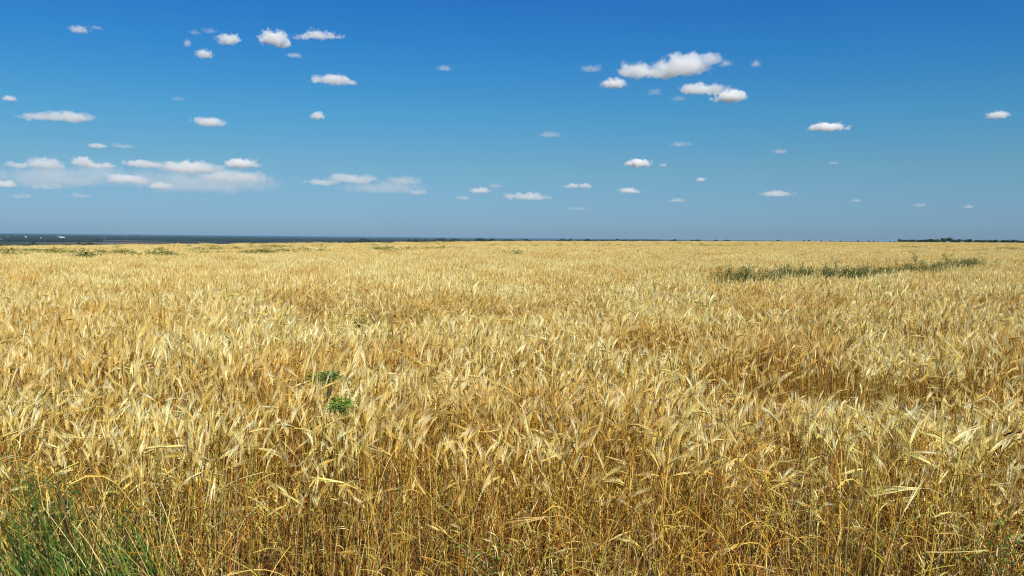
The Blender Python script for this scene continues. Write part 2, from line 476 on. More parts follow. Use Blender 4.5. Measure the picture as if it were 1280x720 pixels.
# sky tint by elevation: grey blue towards the horizon, deeper blue above
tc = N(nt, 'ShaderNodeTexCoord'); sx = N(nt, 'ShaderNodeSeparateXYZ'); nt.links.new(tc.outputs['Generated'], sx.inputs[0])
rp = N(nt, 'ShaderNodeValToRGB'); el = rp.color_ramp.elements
stops = [(0.0, (.33, .52, .93)), (.015, (.33, .542, .95)), (.079, (.35, .60, .78)), (.136, (.24, .645, .87)), (.201, (.15, .60, .96)), (.259, (.12, .54, 1.02)), (.6, (.30, .50, .62))]  # from the last stop up, the unseen zenith is dimmed to cut fill light
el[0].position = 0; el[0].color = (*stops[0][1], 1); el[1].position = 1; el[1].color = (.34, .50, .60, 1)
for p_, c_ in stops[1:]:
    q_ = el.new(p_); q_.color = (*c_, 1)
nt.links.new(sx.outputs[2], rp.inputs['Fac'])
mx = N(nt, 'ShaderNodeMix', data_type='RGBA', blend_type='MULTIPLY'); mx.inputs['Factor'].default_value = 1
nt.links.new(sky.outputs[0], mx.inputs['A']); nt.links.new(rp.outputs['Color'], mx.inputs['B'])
wo = N(nt, 'ShaderNodeOutputWorld')
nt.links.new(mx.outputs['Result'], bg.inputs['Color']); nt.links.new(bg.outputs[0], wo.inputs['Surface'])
sd = bpy.data.lights.new('sun', 'SUN'); sd.energy = 5.0; sd.angle = R(.53); sd.color = (1.0, .96, .88)
so = bpy.data.objects.new('sun', sd); COL.objects.link(so)
sv = Vector((math.sin(R(SUN_AZ)) * math.cos(R(SUN_EL)), math.cos(R(SUN_AZ)) * math.cos(R(SUN_EL)), math.sin(R(SUN_EL))))
so.rotation_euler = sv.to_track_quat('Z', 'Y').to_euler(); so.location = (0, 0, 50)


# ------------------------------------------------------------------ clouds (true volumes on a layer 1400 m up)
def fbm(p): return 0
def cloud_mat(name, lumps, seed, opt, Rm, soft, nscale, ASP=.4):
    FM0, FM1 = (.18, .50) if opt > 1.5 else (.20, .75)
    m, nt, ns, ln = new_mat(name)
    out = N(nt, 'ShaderNodeOutputMaterial'); tc = N(nt, 'ShaderNodeTexCoord')
    dv = N(nt, 'ShaderNodeVectorMath', operation='SCALE'); dv.inputs['Scale'].default_value = 1 / Rm
    ln.new(tc.outputs['Object'], dv.inputs[0])
    wa = N(nt, 'ShaderNodeVectorMath', operation='ADD'); wa.inputs[1].default_value = (seed * 2.1, seed * 5.3, seed)
    ln.new(dv.outputs[0], wa.inputs[0])
    wn = N(nt, 'ShaderNodeTexNoise'); setin(wn, Scale=2.8, Detail=5.0, Roughness=.55); ln.new(wa.outputs[0], wn.inputs['Vector'])
    ws = N(nt, 'ShaderNodeVectorMath', operation='MULTIPLY_ADD'); ln.new(wn.outputs['Color'], ws.inputs[0])
    ws.inputs[1].default_value = (.8, .6, .8 * ASP); ws.inputs[2].default_value = (-.4, -.3, -.4 * ASP)
    wd = N(nt, 'ShaderNodeVectorMath', operation='ADD'); ln.new(dv.outputs[0], wd.inputs[0]); ln.new(ws.outputs[0], wd.inputs[1])
    sz = N(nt, 'ShaderNodeSeparateXYZ'); ln.new(wd.outputs[0], sz.inputs[0])
    mz = N(nt, 'ShaderNodeMath', operation='MINIMUM'); ln.new(sz.outputs[2], mz.inputs[0]); mz.inputs[1].default_value = 0
    m2 = N(nt, 'ShaderNodeMath', operation='MULTIPLY_ADD'); ln.new(mz.outputs[0], m2.inputs[0]); m2.inputs[1].default_value = .7; ln.new(sz.outputs[2], m2.inputs[2])
    cz_ = N(nt, 'ShaderNodeCombineXYZ'); ln.new(sz.outputs[0], cz_.inputs[0]); ln.new(sz.outputs[1], cz_.inputs[1]); ln.new(m2.outputs[0], cz_.inputs[2])
    cur = None
    for (cx, cz, rx, rz) in lumps:
        mp = N(nt, 'ShaderNodeVectorMath', operation='SUBTRACT'); mp.inputs[1].default_value = (cx, 0, cz)
        ln.new(cz_.outputs[0], mp.inputs[0])
        ml = N(nt, 'ShaderNodeVectorMath', operation='MULTIPLY'); ml.inputs[1].default_value = (1 / rx, 1 / (rx * .7 + rz * .3), 1 / rz)
        ln.new(mp.outputs[0], ml.inputs[0])
        le = N(nt, 'ShaderNodeVectorMath', operation='LENGTH'); ln.new(ml.outputs[0], le.inputs[0])
        sb = N(nt, 'ShaderNodeMath', operation='SUBTRACT'); sb.inputs[0].default_value = 1; ln.new(le.outputs['Value'], sb.inputs[1])
        if cur is None: cur = sb.outputs[0]
        else:
            mxx = N(nt, 'ShaderNodeMath', operation='SMOOTH_MAX'); mxx.inputs[2].default_value = .15
            ln.new(cur, mxx.inputs[0]); ln.new(sb.outputs[0], mxx.inputs[1]); cur = mxx.outputs[0]
    ad = N(nt, 'ShaderNodeVectorMath', operation='ADD'); ad.inputs[1].default_value = (seed * 7.31, seed * 3.77, seed * 1.9)
    ln.new(dv.outputs[0], ad.inputs[0])
    no = N(nt, 'ShaderNodeTexNoise'); setin(no, Scale=nscale, Detail=7.0, Roughness=.62, Distortion=.25); ln.new(ad.outputs[0], no.inputs['Vector'])
    n1 = N(nt, 'ShaderNodeMath', operation='MULTIPLY_ADD'); n1.inputs[1].default_value = soft; n1.inputs[2].default_value = -soft * .5
    ln.new(no.outputs['Fac'], n1.inputs[0])
    a2 = N(nt, 'ShaderNodeMath', operation='ADD'); ln.new(cur, a2.inputs[0]); ln.new(n1.outputs[0], a2.inputs[1])
    sm = N(nt, 'ShaderNodeMapRange', interpolation_type='SMOOTHSTEP'); ln.new(a2.outputs[0], sm.inputs['Value'])
    setin(sm, From_Min=FM0, From_Max=FM1, To_Min=0.0, To_Max=opt / Rm)
    vs = N(nt, 'ShaderNodeVolumeScatter'); vs.inputs['Color'].default_value = (1, 1, 1, 1); vs.inputs['Anisotropy'].default_value = .0
    ln.new(sm.outputs[0], vs.inputs['Density']); ln.new(vs.outputs[0], out.inputs['Volume'])
    return m

def add_cloud(px, py, wpx, hpx, label, opt=5.0, lumps=None, soft=.9, nscale=None, alt=1400, seed=None):
    """px, py: where its middle stands in the sky; wpx, hpx: its breadth and height as seen"""
    d = ray(px, py).normalized()
    t = min((alt) / max(d.z, .02), 42000)
    loc = Vector((0, 0, CAM_Z)) + d * t
    m = t / F_PX * (F_PX * d.y / math.hypot(d.x, d.y)) ** 0 / 1.0      # metres per photo pixel at that distance
    m = t / F_PX / (1 + 0 * px) * 1.0
    m = t * d.y / F_PX * 1.0 if d.y > 0 else m
    Rm = wpx * .5 * m * 1.25
    rnd = random.Random(seed or int(px * 7 + py))
    asp = hpx / wpx * 1.1
    if lumps is None:
        k = 1 if wpx < 16 else (2 if wpx < 30 else 3)
        lumps = [(0, 0, 1.0, asp)]
        for _ in range(k):
            lumps.append((rnd.uniform(-.5, .5), rnd.uniform(.0, .35) * asp, rnd.uniform(.35, .6), asp * rnd.uniform(.6, 1.0)))
    else:                                   # given in pixels from the middle
        h = wpx * .5 * 1.25
        lumps = [(a / h, b / h, c / h * 1.25, e / h * 1.25) for a, b, c, e in lumps]
    # the hull: star shaped about the middle, a little outside the densest reach
    import bmesh
    bm = bmesh.new(); bmesh.ops.create_icosphere(bm, subdivisions=4 if wpx > 60 else 3, radius=1)
    def inside(p):
        for cx, cz, rx, rz in lumps:
            ry = rx * .7 + rz * .3
            if 1 - math.sqrt(((p.x - cx) / rx) ** 2 + (p.y / ry) ** 2 + ((p.z - cz) / rz) ** 2) > -.35: return True
        return False
    for v in bm.verts:
        dd = v.co.normalized(); r = 2.2
        while r > .02 and not inside(dd * r): r -= .02
        v.co = dd * r * Rm
    me = bpy.data.meshes.new('cloud'); bm.to_mesh(me); bm.free()
    sd_ = rnd.uniform(1, 50)
    me.materials.append(cloud_mat('cloud_vapour', lumps, sd_, opt, Rm, soft, nscale or (5.0 if wpx > 60 else 3.6), min(.8, asp)))
    o = bpy.data.objects.new('cloud', me); COL.objects.link(o)
    o.location = loc; o.rotation_euler = (0, 0, -math.atan2(d.x, d.y))
    tag(o, label, 'cloud', 'fair weather clouds')
    return o
W, T, F_ = 7.0, 3.0, 1.1       # optical depth: full, thin, faint
CL = [
 (830, 87, 128, 44, 'largest white cloud, broad and ragged, high on the right of the sky', W, [(-32, -3, 24, 13), (-10, -8, 22, 9), (20, 2, 34, 15), (45, 10, 22, 9), (10, -6, 30, 10)]),
 (767, 106, 30, 13, 'small white puff at the lower left tip of the largest cloud', W, None),
 (879, 113, 56, 13, 'flat white cloud lying just under the largest cloud', 3.5, None),
 (912, 122, 42, 16, 'bright humped cloud at the lower right below the largest cloud', W, None),
 (908, 80, 16, 9, 'tiny faint wisp touching the right tip of the largest cloud', 1.2, None),
 (945, 81, 14, 10, 'faint wisp floating alone to the right of the largest cloud', F_, None),
 (738, 87, 30, 10, 'faint smear of cloud to the left of the largest cloud', F_, None),
 (818, 116, 20, 10, 'barely visible wisp just beneath the largest cloud', .6, None),
 (848, 124, 22, 8, 'faint wisp left of the flat white cloud under the largest one', .7, None),
 (344, 51, 38, 28, 'bright chunky cloud, the left one of the pair high on the left', W, [(-4, 2, 15, 10), (4, 1, 12, 11), (10, -7, 9, 6)]),
 (401, 45, 50, 18, 'bright ragged cloud, the right one of the pair high on the left', 4, [(-4, 0, 12, 8), (12, 1, 14, 4), (-16, -2, 8, 5)]),
 (375, 47, 22, 8, 'thin wisp linking the bright pair of clouds high on the left', 1.3, None),
 (368, 70, 20, 7, 'faint scrap hanging below the bright pair of clouds', 1.5, None),
 (285, 51, 32, 18, 'small white cloud, brightest of the loose ring left of the bright pair', 4, [(0, 0, 13, 8), (6, 3, 9, 5)]),
 (255, 69, 20, 12, 'small round puff at the bottom of the loose ring of clouds', 3, None),
 (255, 40, 38, 10, 'thin slanting wisp at the top of the loose ring of clouds', 1.2, [(-10, -2, 10, 4), (6, 2, 12, 3)]),
 (234, 55, 9, 12, 'tiny upright wisp at the left of the loose ring of clouds', F_, None),
 (98, 38, 24, 11, 'small pale puff alone in the top left of the sky', 2.0, None),
 (120, 35, 20, 5, 'thin tail trailing right from the pale puff at top left', .8, None),
 (416, 101, 54, 11, 'flat white cloud below the bright pair, left of the centre', 3.5, None),
 (12, 124, 16, 8, 'small white cloud touching the left border of the sky', 2.6, None),
 (78, 147, 92, 17, 'long flat white cloud at the left, alone in mid sky', 4, [(-20, -2, 26, 5), (8, 0, 28, 7), (12, 3, 16, 5)]),
 (262, 154, 36, 12, 'lens shaped white cloud between the long flat one and the centre', 4, None),
 (397, 146, 17, 10, 'tiny white cloud under the flat cloud left of centre', 3, None),
 (122, 183, 22, 7, 'tiny white streak, left of two above the low cloud bank', 2.4, None),
 (153, 183, 30, 6, 'pale thin streak, right of two above the low cloud bank', 1.3, None),
 (556, 86, 20, 8, 'faint small cloud near the top centre of the sky', 1.2, None),
 (223, 124, 18, 6, 'barely visible speck of cloud above the lens shaped cloud', .6, None),
 (44, 207, 64, 17, 'low white cloud with two humps at the far left', 3, [(-18, -1, 16, 5), (12, 2, 20, 8)]),
 (114, 206, 52, 18, 'low white cloud sloping down to the right, second in the left bank', 3.4, [(-10, 3, 14, 7), (8, -2, 20, 5)]),
 (177, 206, 46, 10, 'low flat white cloud between the sloping cloud and the broad one', 3, None),
 (237, 211, 76, 17, 'broad low white cloud in the middle of the left bank', 3.4, None),
 (303, 206, 40, 13, 'small domed white cloud at the right end of the left bank', 4, None),
 (160, 225, 48, 12, 'low whitish cloud under the gap left of the broad low cloud', 2.6, None),
 (200, 233, 30, 9, 'small low puff right under the left end of the broad low cloud', 2.6, None),
 (292, 222, 84, 16, 'long ragged low cloud under the small domed cloud', 2.0, None),
 (3, 231, 30, 10, 'low whitish cloud cut off by the left border', 2.4, None),
 (55, 234, 44, 10, 'faint low puff under the two humped cloud at far left', 1.2, None),
 (75, 224, 160, 34, 'wide thin veil behind the low clouds at far left', 1.35, None),
 (250, 230, 200, 34, 'wide thin veil under the broad low cloud', 1.35, None),
 (28, 246, 36, 8, 'pale low scrap, the lowest at the far left', .8, None),
 (100, 245, 30, 7, 'pale low scrap under the sloping cloud', .8, None),
 (425, 226, 92, 18, 'long white low cloud standing between the left bank and the centre', 2.6, [(-20, -3, 24, 5), (14, 2, 30, 7)]),
 (505, 227, 52, 12, 'pale low cloud just right of the long low one', 1.4, None),
 (522, 241, 28, 9, 'small faint low cloud under the pale one near the centre', 1.2, None),
 (478, 236, 110, 18, 'faint streak under the long white low cloud', 1.0, None),
 (580, 248, 18, 6, 'tiny faint low cloud left of the twin low puffs', 1.0, None),
 (600, 239, 26, 8, 'small low puff just left of the centre line of the sky', 2.0, None),
 (620, 233, 20, 7, 'faint low scrap directly right of the small low puff near the centre', .8, None),
 (656, 247, 54, 9, 'flat low white streak just right of the centre', 2.2, None),
 (688, 169, 34, 9, 'faint cloud alone in mid sky right of the centre', F_, None),
 (723, 233, 38, 9, 'low white cloud made of two joined puffs, right of centre', 3, [(-8, 0, 10, 4), (9, 0, 9, 4)]),
 (786, 239, 24, 8, 'small low white cloud beneath the egg shaped one', 2.6, None),
 (723, 261, 24, 5, 'faint low scrap under the two joined puffs', .7, None),
 (797, 205, 30, 10, 'egg shaped white cloud standing alone right of the centre', W, None),
 (829, 207, 12, 5, 'tiny speck of cloud beside the egg shaped cloud', 1.2, None),
 (850, 181, 28, 7, 'faint smear above and right of the egg shaped cloud', 1.1, None),
 (876, 225, 12, 6, 'tiny low speck of cloud right of the egg shaped one', 1.6, None),
 (847, 251, 22, 7, 'faint low cloud just above the field, right of the centre', 1.3, None),
 (970, 243, 40, 8, 'thin flat low cloud midway along the right half', 1.7, None),
 (975, 190, 18, 7, 'small faint cloud below the flat bright one at the right', 1.3, None),
 (1035, 160, 42, 11, 'flat bright cloud in mid sky at the right', W, None),
 (1042, 204, 16, 5, 'barely visible speck below the flat bright cloud at the right', .7, None),
 (1247, 145, 26, 10, 'small white cloud near the right border', 4, None),
 (1070, 251, 14, 5, 'faint low speck, leftmost of three low at the far right', .9, None),
 (1150, 257, 20, 6, 'faint low speck, middle one of three low at the far right', .8, None),
 (1210, 259, 14, 5, 'faint low speck, rightmost of three low at the far right', 1.2, None),
]
for a in CL:
    add_cloud(a[0], a[1], a[2], a[3], a[4], (a[5] if a[5] < 1.5 or a[5] > 6 else a[5] * 1.2) * (.8 if a[1] > 198 else (.6 if a[2] < 40 else .85)), a[6], soft=2.2 if a[5] > 1.5 else 2.4)

# ------------------------------------------------------------------ woods, hedges, trees, village
def foliage_mat(name, c0, c1, sc=.6):
    m, nt, ns, ln = new_mat(name)
    out = N(nt, 'ShaderNodeOutputMaterial'); bs = N(nt, 'ShaderNodeBsdfPrincipled'); setin(bs, Roughness=.8)
    bs.inputs['Specular IOR Level'].default_value = .15
    geo = N(nt, 'ShaderNodeNewGeometry'); n1 = N(nt, 'ShaderNodeTexNoise'); setin(n1, Scale=sc, Detail=4.0)
    ln.new(geo.outputs['Position'], n1.inputs['Vector'])
    rp = N(nt, 'ShaderNodeValToRGB'); e = rp.color_ramp.elements
    e[0].position = .35; e[0].color = (*c0, 1); e[1].position = .65; e[1].color = (*c1, 1)
    ln.new(n1.outputs['Fac'], rp.inputs['Fac']); ln.new(rp.outputs['Color'], bs.inputs['Base Color'])
    ln.new(bs.outputs[0], out.inputs['Surface']); return m
M_TREE = foliage_mat('tree_foliage', (.020, .040, .012), (.050, .080, .022))
M_WOOD = foliage_mat('far_foliage', (.008, .015, .008), (.017, .026, .012), .01)
M_TRUNK = plant_mat('tree_bark', 0, tint=False, rough=.9)

def crown_mb(seed, w, h, n=420, base=.18):
    """leaf clumps spread through several lobes"""
    rnd = random.Random(seed); mb = MB()
    lobes = [(rnd.uniform(-.28, .28) * w, rnd.uniform(-.28, .28) * w, h * rnd.uniform(base + .2, .78), w * rnd.uniform(.22, .36), h * rnd.uniform(.16, .27)) for _ in range(7)]
    lobes.append((0, 0, h * .55, w * .34, h * .34))
    for _ in range(n):
        cx, cy_, cz, rr, rz = rnd.choice(lobes)
        a, b = rnd.uniform(0, 6.28), math.acos(rnd.uniform(-1, 1)); q = rnd.random() ** .4
        p = Vector((cx + rr * q * math.sin(b) * math.cos(a), cy_ + rr * q * math.sin(b) * math.sin(a), cz + rz * q * math.cos(b)))
        s = w * rnd.uniform(.03, .065)
        u = Vector((rnd.gauss(0, 1), rnd.gauss(0, 1), rnd.gauss(0, 1))).normalized(); v = u.cross(Vector((rnd.gauss(0, 1), rnd.gauss(0, 1), rnd.gauss(0, 1)))).normalized()
        mb.add([p + u * s, p + v * s * .8, p - u * s * .9, p - v * s], [(0, 1, 2, 3)], (.05, .08, .02))
    return mb
def make_tree(kind, loc, w, h, seed, label, group, cat='tree'):
    t = thing(kind, loc, label, cat, group)
    rnd = random.Random(seed + 1); mb = MB()
    top = Vector((rnd.uniform(-.1, .1) * w, 0, h * .6))
    mb.tube([Vector((0, 0, -.4)), top * .35, top], [h * .03, h * .022, h * .008], (.10, .075, .05), 6)
    for k in range(5):
        a = rnd.uniform(0, 6.28); s = top * rnd.uniform(.3, .8)
        mb.tube([s, s + Vector((math.cos(a) * w * .15, math.sin(a) * w * .15, h * .1)), s + Vector((math.cos(a) * w * .3, math.sin(a) * w * .3, h * .22))], [h * .012, h * .008, h * .003], (.10, .075, .05), 4)
    mb.obj('trunk', [M_TRUNK], t)
    crown_mb(seed, w, h).obj('crown', [M_TREE], t)
    return t
def gpoint(px, yd):
    """ground point along the photo column px, yd metres ahead"""
    r_ = ray(px, 297)
    x = r_.x * yd
    return Vector((x, yd, ground_z(x, yd)))

# row of trees on the horizon at the right: (px, breadth px, height of top above the field line px)
ROW = [(1129, 11, 2.6, 'low round tree, leftmost of the dark row on the right horizon'),
 (1141, 10, 2.0, 'small shrubby tree, second from the left in the dark row'),
 (1149, 9, 2.2, 'small rounded tree, third from the left in the dark row'),
 (1157, 9, 3.4, 'broad low tree left of the thick middle of the row'),
 (1165, 10, 3.9, 'dark tree at the left end of the thick middle of the row'),
 (1173, 10, 3.8, 'dark tree in the thick middle of the row, left of the tallest group'),
 (1180, 10, 4.6, 'full dark tree just left of the tallest one'),
 (1187, 8, 6.6, 'tallest tree of the dark row on the right horizon'),
 (1193, 9, 3.4, 'low tree tucked against the right side of the tallest one'),
 (1199, 8, 3.8, 'rounded tree a little right of the tallest one'),
 (1206, 7, 2.2, 'low shrubby tree in the dip right of the tallest tree'),
 (1213, 9, 4.1, 'rounded tree in the middle of the right half of the row'),
 (1220, 8, 2.9, 'low tree leaning on the rounded one in the right half of the row'),
 (1229, 10, 2.9, 'wide low tree left of the small gap in the row'),
 (1237, 8, 3.6, 'dark tree right of the small gap in the row'),
 (1245, 9, 3.4, 'dense tree, sixth from the right end of the row'),
 (1252, 8, 3.7, 'dense tree, fifth from the right end of the row'),
 (1259, 8, 3.1, 'low tree, fourth from the right end of the row'),
 (1266, 8, 3.6, 'rounded tree, third from the right end of the row'),
 (1272, 7, 3.0, 'slim tree, second from the right end of the row'),
 (1278, 8, 2.4, 'low tree at the right border, last of the row')]
for k, (px, wp, hp, lab) in enumerate(ROW):
    yd = 820 + 25 * math.sin(k * 2.3)
    g = gpoint(px, yd)
    line = 285 + 148 / 8.0 - (1280 - px) * .001
    topz = at(px, line - hp * 1.3, yd).z
    make_tree('field_tree', g, wp / F_PX * yd * 1.1, max(4.0, topz - g.z), 40 + k, lab, 'trees in the row on the right horizon')

# village and farm buildings on the far plain
def plain_mat(name, c, sc=.3):
    m, nt, ns, ln = new_mat(name)
    out = N(nt, 'ShaderNodeOutputMaterial'); bs = N(nt, 'ShaderNodeBsdfPrincipled'); setin(bs, Roughness=.85)
    n1 = N(nt, 'ShaderNodeTexNoise'); setin(n1, Scale=sc, Detail=4.0); mr = N(nt, 'ShaderNodeMapRange'); setin(mr, To_Min=.85, To_Max=1.08); ln.new(n1.outputs['Fac'], mr.inputs['Value'])
    mx = N(nt, 'ShaderNodeMix', data_type='RGBA', blend_type='MULTIPLY'); mx.inputs['Factor'].default_value = 1; mx.inputs['A'].default_value = (*c, 1)
    ln.new(mr.outputs[0], mx.inputs['B']); ln.new(mx.outputs['Result'], bs.inputs['Base Color']); ln.new(bs.outputs[0], out.inputs['Surface']); return m
M_WALL = plain_mat('white_render', (.80, .79, .75)); M_ROOFL = plain_mat('pale_metal_roof', (.62, .64, .66)); M_ROOFD = plain_mat('tile_roof', (.30, .17, .12)); M_GLASS = plain_mat('dark_window', (.05, .06, .07))
def box(mb, x0, x1, y0, y1, z0, z1, c=(1, 1, 1)):
    mb.add([(x0, y0, z0), (x1, y0, z0), (x1, y1, z0), (x0, y1, z0), (x0, y0, z1), (x1, y0, z1), (x1, y1, z1), (x0, y1, z1)],
           [(0, 3, 2, 1), (4, 5, 6, 7), (0, 1, 5, 4), (1, 2, 6, 5), (2, 3, 7, 6), (3, 0, 4, 7)], c)
def building(name, px, py, yd, w, dp, h, rise, label, roof, rz=0.0):
    p = at(px, py, yd); g = ground_z(p.x, p.y)
    t = thing(name, (p.x, p.y, g), label, 'building', 'buildings on the far plain', rz)
    base = max(0.0, p.z - g - h * .5)
    hh = h
    mb = MB(); box(mb, -w / 2, w / 2, -dp / 2, dp / 2, -1, hh)
    mb.add([(-w / 2, -dp / 2, hh), (-w / 2, dp / 2, hh), (-w / 2, 0, hh + rise * .95)], [(0, 2, 1)], (1, 1, 1)); mb.add([(w / 2, -dp / 2, hh), (w / 2, dp / 2, hh), (w / 2, 0, hh + rise * .95)], [(0, 1, 2)], (1, 1, 1))
    mb.obj('wall', [M_WALL], t)
    mb = MB(); o_ = .5
    for s in (-1, 1):
        a = [(-w / 2 - o_, s * (dp / 2 + o_), hh - .1), (w / 2 + o_, s * (dp / 2 + o_), hh - .1), (w / 2 + o_, 0, hh + rise), (-w / 2 - o_, 0, hh + rise)]
        b = [(q[0], q[1], q[2] + .25) for q in a]
        mb.add(a + b, [(0, 1, 2, 3), (7, 6, 5, 4), (0, 4, 5, 1), (1, 5, 6, 2), (3, 7, 4, 0)], (1, 1, 1))
    mb.obj('roof', [roof], t)
    nwin = max(2, int(w / 8))
    for k in range(nwin):
        x = -w / 2 + w * (k + .5) / nwin; mb = MB(); box(mb, x - 1, x + 1, -dp / 2 - .06, -dp / 2 - .01, hh * .35, hh * .7); mb.obj('window', [M_GLASS], t)
    mb = MB(); box(mb, w * .28 - 1.2, w * .28 + 1.2, -dp / 2 - .12, -dp / 2 - .07, 0, min(3.2, hh * .6)); mb.obj('door', [M_ROOFD], t)
BLD = [('warehouse', 76, 296.8, 62, 24, 9, 3, 'long white warehouse, the brightest building on the left horizon', M_ROOFL),
 ('farm_building', 42.5, 296.3, 42, 18, 7, 3, 'pale long building between the white warehouse and the left border', M_ROOFL),
 ('farm_building', 32, 296.4, 16, 12, 8, 3, 'small white building left of the pale long one', M_ROOFL),
 ('farm_building', 52, 298.4, 14, 12, 8, 3, 'small white building a little below and right of the pale long one', M_ROOFL),
 ('farm_building', 9, 297.0, 24, 14, 8, 3, 'white building nearest the left border', M_ROOFL),
 ('farm_building', 24, 297.3, 18, 12, 6, 3, 'low grey building left of the small white one', M_ROOFL),
 ('farm_building', 1, 300.0, 14, 10, 6, 3, 'pale house at the very left border, lower than the others', M_ROOFL),
 ('farm_building', 131, 297.4, 46, 16, 5, 2, 'pale low building right of the white warehouse', M_ROOFL),
 ('farm_building', 170, 296.3, 18, 12, 7, 3, 'faint white building standing alone further right on the plain', M_ROOFL),
 ('farm_building', 262, 297.0, 16, 12, 8, 3, 'whitish house alone on the plain above the bush row', M_ROOFL)]
CLEAR = []
for nm, px, py, w_, dp, h, ri, lab, rf in BLD:
    # the distance at which the plain lies at that height in the picture
    yd = 3000
    while yd < 16000:
        q = at(px, py + .8, yd)
        if ground_z(q.x, q.y) > q.z: break
        yd += 50
    CLEAR.append((at(px, py, yd).x, yd, w_ * yd / 7000))
    building(nm, px, py + .3, yd, w_ * yd / 8200, dp, h * 1.05, ri, lab, rf)

# far woods in the valley: one mass
WV = bpy.data.collections.new('wood_variants'); wv = []
def grove(seed, w, n):
    rnd = random.Random(seed); mb = MB()
    for _ in range(n):
        x, y = rnd.uniform(-.5, .5) * w, rnd.uniform(-.5, .5) * w * .35; r = rnd.uniform(4, 8); h = rnd.uniform(8, 17)
        for z, rr in ((0, .6),):
            ring = []
            k = 7; vs = []
            for (zz, f) in ((.5, .55), (.22 * h, 1.0), (.62 * h, .92), (.88 * h, .5)):
                for j in range(k):
                    a = 6.283 * j / k; q = r * f * rnd.uniform(.75, 1.2)
                    vs.append((x + q * math.cos(a), y + q * math.sin(a), zz + rnd.uniform(-.05, .05) * h))
            vs.append((x, y, h))
            fs = []
            for L_ in range(3):
                for j in range(k): fs.append((L_ * k + j, L_ * k + (j + 1) % k, (L_ + 1) * k + (j + 1) % k, (L_ + 1) * k + j))
            for j in range(k): fs.append((3 * k + j, 3 * k + (j + 1) % k, 4 * k))
            mb.add(vs, fs, (.04, .06, .02))
    return mb
GV = [add_var(WV, wv, grove(900 + i, 110, 26), [M_WOOD], 'w') for i in range(6)]
SV = [add_var(WV, wv, grove(950 + i, 10, 1), [M_WOOD], 'w') for i in range(4)]
rw = random.Random(11); P, RO, S, I = [], [], [], []
def gput(x, y, s, big=True):
    P.append((x, y, ground_z(x, y) - .5)); RO.append((0, 0, rw.gauss(0, .35))); S.append((s * rw.uniform(.8, 1.4), s, s * rw.uniform(.7, 1.15))); I.append(rw.choice(GV) if big else rw.choice(SV))
for _ in range(6500):
    yd = 4300 * (14000 / 4300) ** rw.random(); b = rw.uniform(-.66, .16); x = b * yd
    if any(abs(x / yd - bx / by) < (bw * .55 + 20) / by and by - 3300 < yd < by + 60 for bx, by, bw in CLEAR): continue
    n = mnoise.noise(Vector((x * 4e-4, yd * 9e-4, 5)))
    thr = .20 if yd > 6000 else .30
    if b < -.47 and yd < 6000: thr -= .35
    if yd > 9000: thr -= .15
    if n > thr: gput(x, yd, .8 + yd / 20000)
scatter_object('distant_wood', WV, P, RO, S, I, label='dark blue woods spread over the far plain', cat='wood', kind='stuff')
# tree belts standing right behind the brow of the field
def belt(name, px0, px1, yd0, yd1, top0, top1, label, step=6.0, gap=0.0):
    P.clear(); RO.clear(); S.clear(); I.clear()
    n = int(abs(ray(px1, 297).x * yd1 - ray(px0, 297).x * yd0) / step) + 2
    for i in range(n):
        u = i / (n - 1); px = px0 + (px1 - px0) * u; yd = (yd0 + (yd1 - yd0) * u) * rw.uniform(.985, 1.015)
        if rw.random() < gap: continue
        g = gpoint(px + rw.uniform(-1, 1), yd); tz = at(px, top0 + (top1 - top0) * u, yd).z
        h = max(3.0, (tz - g.z) * rw.uniform(.82, 1.08))
        P.append((g.x, g.y, g.z - .5)); RO.append((0, 0, rw.uniform(0, 6))); S.append((h / 12 * rw.uniform(.8, 1.3), h / 12, h / 12)); I.append(rw.choice(SV))
    scatter_object(name, WV, list(P), list(RO), list(S), list(I), label=label, cat='tree belt', kind='stuff')
belt('tree_belt', -60, 128, 800, 930, 301.5, 303.6, 'dark belt of trees behind the left brow of the field', 4)
belt('tree_belt', 425, 700, 1500, 1900, 298.5, 298.4, 'dark green tree belt behind the field at the centre', 5, .04)
belt('tree_belt', 700, 915, 1300, 1300, 298.2, 299.4, 'dark green tree belt behind the field right of the centre', 5)
belt('tree_belt', 905, 1125, 1300, 1300, 298.9, 300.2, 'thin dark line of bushes behind the field between centre and right', 8, .2)

# single bushes along the far brown field at the left
BU = [(203, 'round dark bush, leftmost of those behind the left brow'), (230, 'dark bush left of the closest pair behind the field'), (237, 'dark bush right of the closest pair behind the field'),
 (252, 'small dark bush midway behind the left part of the field'), (263, 'low dark bush beside a dark twin behind the field'), (270, 'low dark twin bush behind the left part of the field'),
 (281, 'wide low dark bush in the row behind the field'), (287, 'dark bush joined to the wide low one'), (295, 'round dark bush right of the joined ones'), (304, 'dark bush, third from the right of the bush row'),
 (309, 'dark bush, second from the right of the bush row'), (316, 'last dark bush at the right end of the bush row')]
for k, (px, lab) in enumerate(BU):
    yd = 1050; g = gpoint(px, yd); tz = at(px, 301.9, yd).z
    g2 = Vector((g.x, g.y, g.z)); h = tz - g.z
    make_tree('bush', g2, 3.4 / F_PX * yd * 1.2, h, 90 + k, lab, 'bushes behind the left brow of the field', 'bush')

